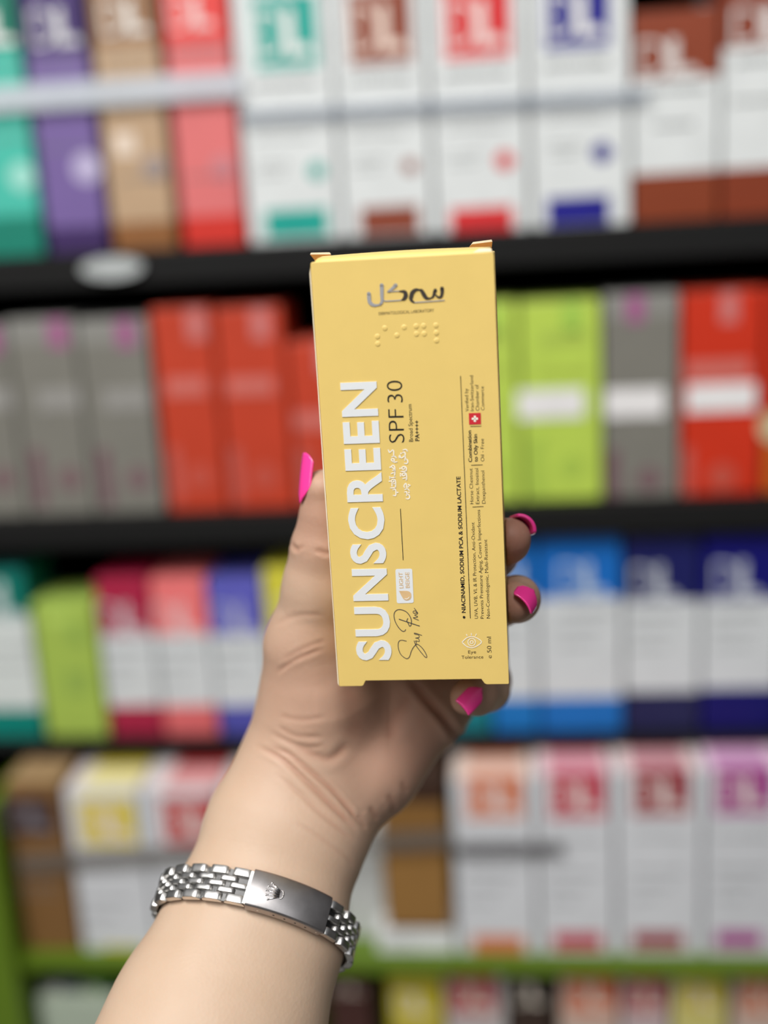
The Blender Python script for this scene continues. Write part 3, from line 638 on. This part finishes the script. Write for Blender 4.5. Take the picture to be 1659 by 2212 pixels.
def surface_nets(D):
    sg = D < 0; nx, ny, nz = D.shape
    cnt = np.zeros((nx - 1, ny - 1, nz - 1), np.int8)
    for dx in (0, 1):
        for dy in (0, 1):
            for dz_ in (0, 1): cnt += sg[dx:nx - 1 + dx, dy:ny - 1 + dy, dz_:nz - 1 + dz_]
    act = np.argwhere((cnt > 0) & (cnt < 8)); idx = np.full(cnt.shape, -1, np.int32); idx[tuple(act.T)] = np.arange(len(act))
    acc = np.zeros((len(act), 3)); num = np.zeros(len(act))
    cs = [(a, b, c) for a in (0, 1) for b in (0, 1) for c in (0, 1)]
    for i, c1 in enumerate(cs):
        for c2 in cs[i + 1:]:
            if sum(abs(p - q) for p, q in zip(c1, c2)) != 1: continue
            d1 = D[tuple((act + c1).T)]; d2 = D[tuple((act + c2).T)]; m = (d1 < 0) != (d2 < 0); t = np.where(m, d1 / np.where(m, d1 - d2, 1), 0)
            acc[m] += (np.array(c1) + t[:, None] * (np.array(c2) - np.array(c1)))[m]; num[m] += 1
    V_ = (act + acc / num[:, None]) * G + lo_
    F_ = []
    for axis in range(3):
        s1 = [slice(None)] * 3; s2 = [slice(None)] * 3; s1[axis] = slice(0, -1); s2[axis] = slice(1, None)
        a = sg[tuple(s1)]; b = sg[tuple(s2)]; o1, o2 = [k for k in range(3) if k != axis]
        for flip in (False, True):
            e = np.argwhere((a & ~b) if not flip else (~a & b)); e = e[(e[:, o1] > 0) & (e[:, o2] > 0) & (e[:, o1] < D.shape[o1] - 1) & (e[:, o2] < D.shape[o2] - 1)]
            q = []
            for (u, v) in ((0, 0), (1, 0), (1, 1), (0, 1)):
                c = e.copy(); c[:, o1] -= u; c[:, o2] -= v; q.append(idx[tuple(c.T)])
            q = np.stack(q, 1)
            if (axis == 1) != flip: q = q[:, ::-1]
            F_.append(q)
    F_ = np.concatenate(F_); F_ = F_[(F_ >= 0).all(1)]
    return V_, F_
HV, HF = surface_nets(D)
E1 = np.concatenate([HF[:, [0, 1]], HF[:, [1, 2]], HF[:, [2, 3]], HF[:, [3, 0]]]); deg = np.bincount(E1.ravel(), minlength=len(HV)).astype(float)
for it in range(8):
    s = np.stack([np.bincount(E1[:, 0], HV[E1[:, 1], k], len(HV)) + np.bincount(E1[:, 1], HV[E1[:, 0], k], len(HV)) for k in range(3)], 1) / deg[:, None]
    HV = HV + (s - HV) * (0.5 if it % 2 == 0 else -0.45)
def normals(Vv):
    a = Vv[HF[:, 2]] - Vv[HF[:, 0]]; b = Vv[HF[:, 3]] - Vv[HF[:, 1]]; fn = np.cross(a, b); vn = np.zeros_like(Vv)
    for k in range(4):
        for c in range(3): vn[:, c] += np.bincount(HF[:, k], fn[:, c], len(Vv))
    return vn / np.maximum(1e-12, np.linalg.norm(vn, axis=1))[:, None]
vn = normals(HV)
# orientation check: the normal of the vertex nearest the viewer must face the viewer
if vn[np.argmax(HV[:, 2]), 2] < 0: HF = HF[:, ::-1]; vn = normals(HV)
# skin folds
pxx = CX + F * HV[:, 0] / -HV[:, 2]; pyy = CY - F * HV[:, 1] / -HV[:, 2]; front = vn[:, 2] > 0.05
CRE = [([(556, 1612), (605, 1636), (642, 1668), (687, 1712), (732, 1755), (772, 1792)], 5.5, 0.55),
       ([(585, 1612), (625, 1630), (668, 1664), (717, 1706), (754, 1748), (779, 1782)], 5.0, 0.55),
       ([(597, 1672), (650, 1716), (687, 1752), (724, 1784), (764, 1816)], 4.5, 0.28),
       ([(640, 1775), (690, 1808), (745, 1850), (765, 1872)], 4.5, 0.18),
       ([(880, 1462), (922, 1512), (956, 1548), (982, 1585), (1000, 1610)], 8, 1.5),
       ([(752, 1470), (762, 1520), (768, 1560), (752, 1600)], 26, 0.4),
       ([(630, 1606), (679, 1630), (715, 1638), (755, 1606)], 9, 0.38), ([(600, 1570), (640, 1590), (700, 1592)], 5, 0.22), ([(580, 1580), (650, 1612), (700, 1612)], 5, 0.22),
       ([(600, 1545), (650, 1555), (705, 1548)], 5, 0.15),
       ([(596, 1454), (640, 1424), (700, 1400)], 4.5, 0.28), ([(610, 1426), (660, 1400), (704, 1384)], 4.5, 0.2), ([(590, 1350), (640, 1330), (700, 1328)], 5, 0.14),
       ([(628, 1174), (642, 1184), (656, 1180)], 4, 0.3), ([(632, 1184), (646, 1192)], 4, 0.3), ([(680, 1188), (700, 1194), (720, 1196)], 5, 0.35),
       ([(838, 1716), (850, 1740), (846, 1760)], 6, 0.3), ([(800, 1745), (815, 1770)], 6, 0.3), ([(868, 1690), (880, 1712)], 6, 0.25), ([(772, 1760), (790, 1790)], 5, 0.3),
       ([(890, 1500), (850, 1560), (845, 1600)], 14, 0.35), ([(620, 2000), (655, 2015)], 3, 0.0)]
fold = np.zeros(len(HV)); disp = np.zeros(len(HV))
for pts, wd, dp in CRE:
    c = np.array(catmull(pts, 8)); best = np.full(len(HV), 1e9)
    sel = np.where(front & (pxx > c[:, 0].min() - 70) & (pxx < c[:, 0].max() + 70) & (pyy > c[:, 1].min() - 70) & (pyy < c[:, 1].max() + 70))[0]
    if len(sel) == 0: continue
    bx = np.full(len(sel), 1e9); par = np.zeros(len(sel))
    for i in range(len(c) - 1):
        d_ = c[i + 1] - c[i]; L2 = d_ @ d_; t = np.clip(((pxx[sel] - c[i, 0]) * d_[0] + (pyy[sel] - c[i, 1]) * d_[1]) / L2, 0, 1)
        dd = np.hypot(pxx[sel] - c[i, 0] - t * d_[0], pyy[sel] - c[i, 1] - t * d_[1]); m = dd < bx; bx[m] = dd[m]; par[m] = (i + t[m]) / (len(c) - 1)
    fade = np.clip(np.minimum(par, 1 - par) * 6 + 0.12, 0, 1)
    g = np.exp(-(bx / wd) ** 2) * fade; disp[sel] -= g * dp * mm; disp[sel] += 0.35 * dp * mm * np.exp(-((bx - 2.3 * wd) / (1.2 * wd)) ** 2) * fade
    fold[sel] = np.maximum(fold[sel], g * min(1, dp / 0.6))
HV = HV + vn * disp[:, None]
# natural redness: palm, finger tips, folds
red_ = np.zeros(len(HV))
for (c, r, s) in ((P(700, 1480, .385), 34, .55), (P(860, 1600, .395), 36, .7), (P(1105, 1160, .36), 18, 1.0), (P(1115, 1300, .358), 16, .85), (P(1015, 1500, .372), 16, .6), (P(695, 1120, .37), 22, .65), (P(900, 1500, .40), 30, .6)):
    red_ = np.maximum(red_, s * np.exp(-(np.linalg.norm(HV - c, axis=1) / (r * mm)) ** 2))
WV = HV @ RW.T + CAM

skin = bpy.data.materials.new('skin'); skin.use_nodes = True; n = skin.node_tree.nodes; L = skin.node_tree.links; b = n['Principled BSDF']
b.inputs['Roughness'].default_value = 0.5; b.inputs['Subsurface Weight'].default_value = 0.18; b.inputs['Subsurface Radius'].default_value = (1.0, 0.35, 0.2); b.inputs['Subsurface Scale'].default_value = 0.003
b.inputs['Specular IOR Level'].default_value = 0.35
a1 = n.new('ShaderNodeAttribute'); a1.attribute_name = 'redness'; a2 = n.new('ShaderNodeAttribute'); a2.attribute_name = 'fold'
t = n.new('ShaderNodeTexCoord'); no = n.new('ShaderNodeTexNoise'); no.inputs['Scale'].default_value = 90; no.inputs['Detail'].default_value = 5; L.new(t.outputs['Object'], no.inputs['Vector'])
m0 = n.new('ShaderNodeMix'); m0.data_type = 'RGBA'; m0.inputs['A'].default_value = srgb(200, 174, 151); m0.inputs['B'].default_value = srgb(191, 163, 138); L.new(no.outputs[0], m0.inputs['Factor'])
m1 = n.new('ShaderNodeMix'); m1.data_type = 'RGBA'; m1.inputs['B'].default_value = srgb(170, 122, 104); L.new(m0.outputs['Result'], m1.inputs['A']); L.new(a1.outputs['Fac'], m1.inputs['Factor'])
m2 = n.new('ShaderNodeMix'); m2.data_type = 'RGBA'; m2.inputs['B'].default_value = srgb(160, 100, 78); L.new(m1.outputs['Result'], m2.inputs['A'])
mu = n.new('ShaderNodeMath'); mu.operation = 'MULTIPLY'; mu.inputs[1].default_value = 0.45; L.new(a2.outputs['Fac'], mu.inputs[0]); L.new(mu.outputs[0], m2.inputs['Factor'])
L.new(m2.outputs['Result'], b.inputs['Base Color'])
vo = n.new('ShaderNodeTexVoronoi'); vo.inputs['Scale'].default_value = 900; L.new(t.outputs['Object'], vo.inputs['Vector'])
n3 = n.new('ShaderNodeTexNoise'); n3.inputs['Scale'].default_value = 260; n3.inputs['Detail'].default_value = 6; L.new(t.outputs['Object'], n3.inputs['Vector'])
ad = n.new('ShaderNodeMath'); ad.operation = 'ADD'; L.new(vo.outputs[0], ad.inputs[0]); L.new(n3.outputs[0], ad.inputs[1])
bu_ = n.new('ShaderNodeBump'); bu_.inputs['Strength'].default_value = 0.12; bu_.inputs['Distance'].default_value = 0.0003; L.new(ad.outputs[0], bu_.inputs['Height']); L.new(bu_.outputs[0], b.inputs['Normal'])

me = bpy.data.meshes.new('person'); me.vertices.add(len(WV)); me.vertices.foreach_set('co', WV.astype(np.float32).ravel())
me.loops.add(HF.size); me.loops.foreach_set('vertex_index', HF.astype(np.int32).ravel()); me.polygons.add(len(HF)); me.polygons.foreach_set('loop_start', np.arange(len(HF), dtype=np.int32) * 4)
me.update(calc_edges=True); me.validate(); me.polygons.foreach_set('use_smooth', [True] * len(me.polygons)); me.materials.append(skin)
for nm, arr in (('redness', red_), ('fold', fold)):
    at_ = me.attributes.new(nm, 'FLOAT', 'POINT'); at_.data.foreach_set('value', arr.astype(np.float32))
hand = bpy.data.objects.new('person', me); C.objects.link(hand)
tag(hand, 'raised left hand and bare forearm with hot pink nails gripping the yellow carton', 'person')

PINK = mat('hot_pink_gel_polish', srgb(255, 64, 158), 0.2, coat=0.7, noise=0.02)
def nail(base, d, nrm, W, Lg, R, name='fingernail', curl=0.0, tipw=0.92, square=0.5, thick=0.0006):
    """base: camera-space point of the cuticle centre, d: direction to the free edge, nrm: outward"""
    d = np.asarray(d, float); d /= np.linalg.norm(d); nrm = np.asarray(nrm, float); nrm -= d * (nrm @ d); nrm /= np.linalg.norm(nrm); s = np.cross(d, nrm)
    nu, nv = 18, 14; v = []; f = []
    for i in range(nu + 1):
        t = i / nu
        for j in range(nv + 1):
            q = j / nv * 2 - 1
            prof = 1.0
            if t < 0.3: prof = math.sqrt(max(0, 1 - ((0.3 - t) / 0.3) ** 2)) * 0.5 + 0.5 * (t / 0.3) ** 0.5
            if t > 0.85: prof = tipw + (1 - tipw) * (1 - ((t - 0.85) / 0.15)) - 0.05 * max(0, (t - .93) / .07) ** 2
            wv = q * W / 2 * max(0.02, prof); ang = wv / R
            l = t * Lg - Lg * 0.10 * (q ** 2) * (t ** 3) * (1 - square) + Lg * 0.14 * (q ** 2) * (1 - t) ** 2
            drop_ = curl * (l / Lg) ** 2
            v.append(base + d * l + s * (R * math.sin(ang)) + nrm * (R * (math.cos(ang) - 1) - drop_))
    for i in range(nu):
        for j in range(nv):
            a = i * (nv + 1) + j; f.append((a, a + 1, a + nv + 2, a + nv + 1))
    o = link(name, [to_world(p) for p in v], f, PINK, hand, True)
    sol = o.modifiers.new('thickness', 'SOLIDIFY'); sol.thickness = thick; sol.offset = 0
    o['label'] = 'hot pink polished fingernail'
    return o
def snap(c, nrm):                                 # walk out of the finger to its skin
    c = np.asarray(c, float); nrm = np.asarray(nrm, float) / np.linalg.norm(nrm); r = 0.0
    while sample(c + nrm * r) < 0 and r < 0.02: r += 0.0001
    return c + nrm * (r + 0.0005)
def fit_nail(c, d, nrm, W, Lg, R, **kw):          # c: inside the finger below the nail's middle
    d = np.asarray(d, float); d /= np.linalg.norm(d); nrm = np.asarray(nrm, float); nrm -= d * (nrm @ d); nrm /= np.linalg.norm(nrm)
    m = snap(c, nrm); b0 = snap(c - d * Lg * 0.4, nrm); t = (m - b0) / np.linalg.norm(m - b0); nail(m - t * Lg * 0.5, t, nrm, W, Lg, R, **kw)
tb = snap(P(702, 1087, .3735), (-0.95, 0.0, 0.30))
nail(tb + np.array([-0.0002, 0, 0.0002]), (0.02, 1, 0.02), (-0.90, 0.0, 0.44), 9.0 * mm, 15.6 * mm, 5.6 * mm, curl=1.2 * mm, tipw=.6)
fit_nail(P(1097, 1165, .368), (0.10, 0.02, 1.0), (0.70, 0.72, -0.02), 9.0 * mm, 11.5 * mm, 5.0 * mm, thick=0.0010)
fit_nail(P(1108, 1305, .3685), (-0.62, -0.55, 0.50), (0.38, 0.28, 0.88), 9.2 * mm, 8.8 * mm, 6.2 * mm)
fit_nail(P(1011, 1508, .3770), (-0.76, -0.66, 0.20), (-0.02, 0.05, 1.0), 6.3 * mm, 9.8 * mm, 6.4 * mm, square=1.0, tipw=1.0)

# ================================================================== BRACELET
STEEL = mat('brushed_steel', (0.72, 0.71, 0.69, 1), 0.34, metal=1.0, noise=0.1, scale=500)
POLI = mat('polished_clasp_steel', (0.42, 0.40, 0.40, 1), 0.40, metal=1.0, noise=0.08, scale=300)
DARK = mat('dark_pin_hole', (0.02, 0.02, 0.02, 1), 0.6)
rc = P(548, 1984, .3765)
e1 = np.array([1.0, -0.29, 0.0]); e1 /= np.linalg.norm(e1)
tl = math.radians(38); e2 = np.array([0.10, math.sin(tl), math.cos(tl)]); e2 -= e1 * (e2 @ e1); e2 /= np.linalg.norm(e2)
rn = np.cross(e2, e1); rn *= np.sign(rn[1])                              # along the arm towards the hand
NA = 240; rad = []
for i in range(NA):
    a = 2 * math.pi * i / NA; d = e1 * math.cos(a) + e2 * math.sin(a); best = 0
    for wz in (-0.0045, 0, 0.0045):
        r = 0.010
        while r < 0.045 and sample(rc + rn * wz + d * r) < 0.0: r += 0.0003
        best = max(best, r)
    rad.append(best + 0.0010)
rad = np.array(rad)
for _ in range(30): rad = (np.roll(rad, 1) + rad * 2 + np.roll(rad, -1)) / 4
ring = np.array([rc + (e1 * math.cos(2 * math.pi * i / NA) + e2 * math.sin(2 * math.pi * i / NA)) * rad[i] for i in range(NA)])
seg = np.linalg.norm(np.roll(ring, -1, 0) - ring, axis=1); cum = np.r_[0, np.cumsum(seg)]; PER = cum[-1]
def rp_(s):
    s = s % PER; i = min(NA - 1, int(np.searchsorted(cum, s, 'right') - 1)); t = (s - cum[i]) / seg[i]; a = ring[i]; b = ring[(i + 1) % NA]; return a + (b - a) * t
def frame(s):
    p = rp_(s); t = rp_(s + 0.0015) - rp_(s - 0.0015); t /= np.linalg.norm(t); o_ = np.cross(t, rn)
    if o_ @ (p - rc) < 0: o_ = -o_
    return p, t, o_
def s_near(px, py):                                                     # arc position nearest a place on the visible side
    bs, bd_ = 0, 1e9
    for s in np.linspace(0, PER, 600):
        p = rp_(s)
        if p[2] < rc[2]: continue
        x = CX + F * p[0] / -p[2]; y = CY - F * p[1] / -p[2]; d_ = (x - px) ** 2 + (y - py) ** 2
        if d_ < bd_: bd_, bs = d_, s
    return bs
sA = s_near(698, 1974); sB = s_near(546, 1903)
if sB < sA: sA, sB = sB, sA
brac = empty('watch_bracelet', to_world(rc)); tag(brac, 'steel five link watch bracelet with folding clasp worn on the inner wrist', 'bracelet')
BWD = 0.0108; rows_w = [(-0.0041, 0.0026, 'outer_link', 0), (-0.0018, 0.0017, 'inner_link', .5), (0, 0.0017, 'inner_link', 0), (0.0018, 0.0017, 'inner_link', .5), (0.0041, 0.0026, 'outer_link', 0)]
def link_mesh(name, wd, ln, th):
    bm = bmesh.new(); n_ = 12; prof = []
    for i in range(n_ + 1):
        t = -1 + 2 * i / n_; prof.append((t * ln / 2, th * (0.25 + 0.75 * (1 - abs(t) ** 5) ** 0.5)))
    prof = [(-ln / 2, 0)] + prof + [(ln / 2, 0)]; r = []
    for s in (-1, 1): r.append([bm.verts.new((x, s * wd / 2, z)) for x, z in prof])
    for i in range(len(prof) - 1): bm.faces.new((r[0][i], r[0][i + 1], r[1][i + 1], r[1][i]))
    bm.faces.new(r[0][::-1]); bm.faces.new(r[1]); bm.faces.new((r[0][-1], r[0][0], r[1][0], r[1][-1]))
    bmesh.ops.recalc_face_normals(bm, faces=bm.faces); m = bpy.data.meshes.new(name); bm.to_mesh(m); bm.free(); m.materials.append(STEEL)
    for p in m.polygons: p.use_smooth = len(p.vertices) == 4
    return m
span = PER - (sB - sA); nrow = int(round(span / 0.0070)); pit = span / nrow
OM = link_mesh('outer_link', 0.00250, pit * 0.90, 0.0023); IM = link_mesh('inner_link', 0.00160, pit * 0.86, 0.0021)
Ft = Matrix([list(RW[i]) + [CAM[i]] for i in range(3)] + [[0, 0, 0, 1]])
for k in range(nrow):
    for (wv, wd, nm, ph) in rows_w:
        if ph and k == nrow - 1: continue
        p, t, o_ = frame(sB + (k + 0.5 + ph) * pit); yv = np.cross(o_, t)
        Mx = Matrix([[t[i], yv[i], o_[i], (p + rn * wv)[i]] for i in range(3)] + [[0, 0, 0, 1]])
        ob = bpy.data.objects.new(nm, OM if 'outer' in nm else IM); C.objects.link(ob)
        ob.parent = brac; ob.matrix_parent_inverse = brac.matrix_basis.inverted(); ob.matrix_basis = Ft @ Mx
        bv_ = ob.modifiers.new('bevel', 'BEVEL'); bv_.width = 0.00022; bv_.segments = 2; bv_.limit_method = 'ANGLE'
# dark spine under the links
def sweep(s0, s1, n, prof, closed=True):
    v = []; f = []; m = len(prof)
    for i in range(n + 1):
        p, t, o_ = frame(s0 + (s1 - s0) * i / n)
        for (a, h) in prof: v.append(to_world(p + rn * a + o_ * h))
    for i in range(n):
        for j in range(m):
            a = i * m + j; b = i * m + (j + 1) % m; f.append((a, b, b + m, a + m))
    f.append(tuple(range(m))[::-1]); f.append(tuple(range(n * m, n * m + m)))
    return v, f
v, f = sweep(sB - 0.001, sA + PER + 0.001, 160, [(-0.0050, 0.0001), (0.0050, 0.0001), (0.0050, 0.0008), (-0.0050, 0.0008)])
link('link_pins', v, f, mat('dark_steel', (0.10, 0.10, 0.10, 1), 0.4, metal=1.0), brac, False)
hw = 0.0058
prof = [(-hw, -0.0002), (hw, -0.0002), (hw, 0.0024), (hw - 0.0003, 0.0030), (hw - 0.0008, 0.0033), (0, 0.0034), (-hw + 0.0008, 0.0033), (-hw + 0.0003, 0.0030), (-hw, 0.0024)]
v, f = sweep(sA, sB, 40, prof); cl = link('clasp', v, f, POLI, brac, True)
es = cl.modifiers.new('edge', 'EDGE_SPLIT'); es.split_angle = math.radians(50)
v, f = sweep(sB - 0.0008, sB + 0.0010, 6, [(-hw * .86, 0), (hw * .86, 0), (hw * .86, 0.0022), (-hw * .86, 0.0022)]); link('clasp_bar', v, f, STEEL, brac)
# pin holes along the lower flank of the clasp
for i, u in enumerate((0.06, 0.22, 0.36, 0.50, 0.64, 0.84)):
    s = sA + (sB - sA) * u; p, t, o_ = frame(s); c0 = p - rn * (hw + 0.00002) + o_ * 0.0014
    pts = [to_world(c0 + (t * math.cos(a) + o_ * math.sin(a)) * 0.00034) for a in np.linspace(0, 2 * math.pi, 13)[:-1]]
    MB().prism(pts, -(rn @ RW.T) * 0.00004).build('pin_hole', STEEL if i in (0, 5) else DARK, brac)
# crown emblem in relief
cs = s_near(594, 1919); cp, ct, co = frame(cs)
if (cs - sA) < 0: cs = sB - 0.005
ld = ct if (frame(cs + 0.002)[0] - cp)[0] < 0 else -ct                  # towards the left end of the clasp
def emb(x, y, h=0.0034):                                                # x towards the prongs, y across
    sgn = 1 if (ld @ ct) > 0 else -1
    p, t, o_ = frame(cs + sgn * x); return to_world(p + rn * y + o_ * h)
def tube(mb, A, B, ra, rb, seg=8):
    A = np.asarray(A); B = np.asarray(B); d = B - A; d /= np.linalg.norm(d); u = np.cross(d, [0.3, 0.5, 0.8]); u /= np.linalg.norm(u); w_ = np.cross(d, u)
    v = [A + (u * math.cos(a) + w_ * math.sin(a)) * ra for a in np.linspace(0, 2 * math.pi, seg + 1)[:-1]] + [B + (u * math.cos(a) + w_ * math.sin(a)) * rb for a in np.linspace(0, 2 * math.pi, seg + 1)[:-1]]
    mb.add(v, [(i, (i + 1) % seg, seg + (i + 1) % seg, seg + i) for i in range(seg)] + [tuple(range(seg))[::-1], tuple(range(seg, 2 * seg))])
def ball(mb, c, r):
    v = []; f = []; n1, n2 = 6, 10
    for i in range(n1 + 1):
        for j in range(n2):
            a = math.pi * i / n1; b_ = 2 * math.pi * j / n2; v.append(c + r * np.array([math.sin(a) * math.cos(b_), math.sin(a) * math.sin(b_), math.cos(a)]))
    for i in range(n1):
        for j in range(n2): a = i * n2 + j; b_ = i * n2 + (j + 1) % n2; f.append((a, b_, b_ + n2, a + n2))
    mb.add(v, f)
mb = MB()
for y0, y1, x1 in ((-0.0008, -0.0025, .0012), (-0.0005, -0.0013, .0019), (0, 0, .0022), (0.0005, 0.0013, .0019), (0.0008, 0.0025, .0012)):
    tube(mb, emb(-0.0014, y0), emb(x1, y1), 0.00040, 0.00022); ball(mb, emb(x1 + 0.0001, y1), 0.00036)
for a in np.linspace(0, 2 * math.pi, 17)[:-1]:
    b_ = a + 2 * math.pi / 16; tube(mb, emb(-0.0019 + 0.0006 * math.cos(a), 0.0012 * math.sin(a)), emb(-0.0019 + 0.0006 * math.cos(b_), 0.0012 * math.sin(b_)), 0.00025, 0.00025, 6)
mb.build('crown_emblem', mat('bright_steel', (0.75, 0.73, 0.72, 1), 0.15, metal=1.0), brac, True)
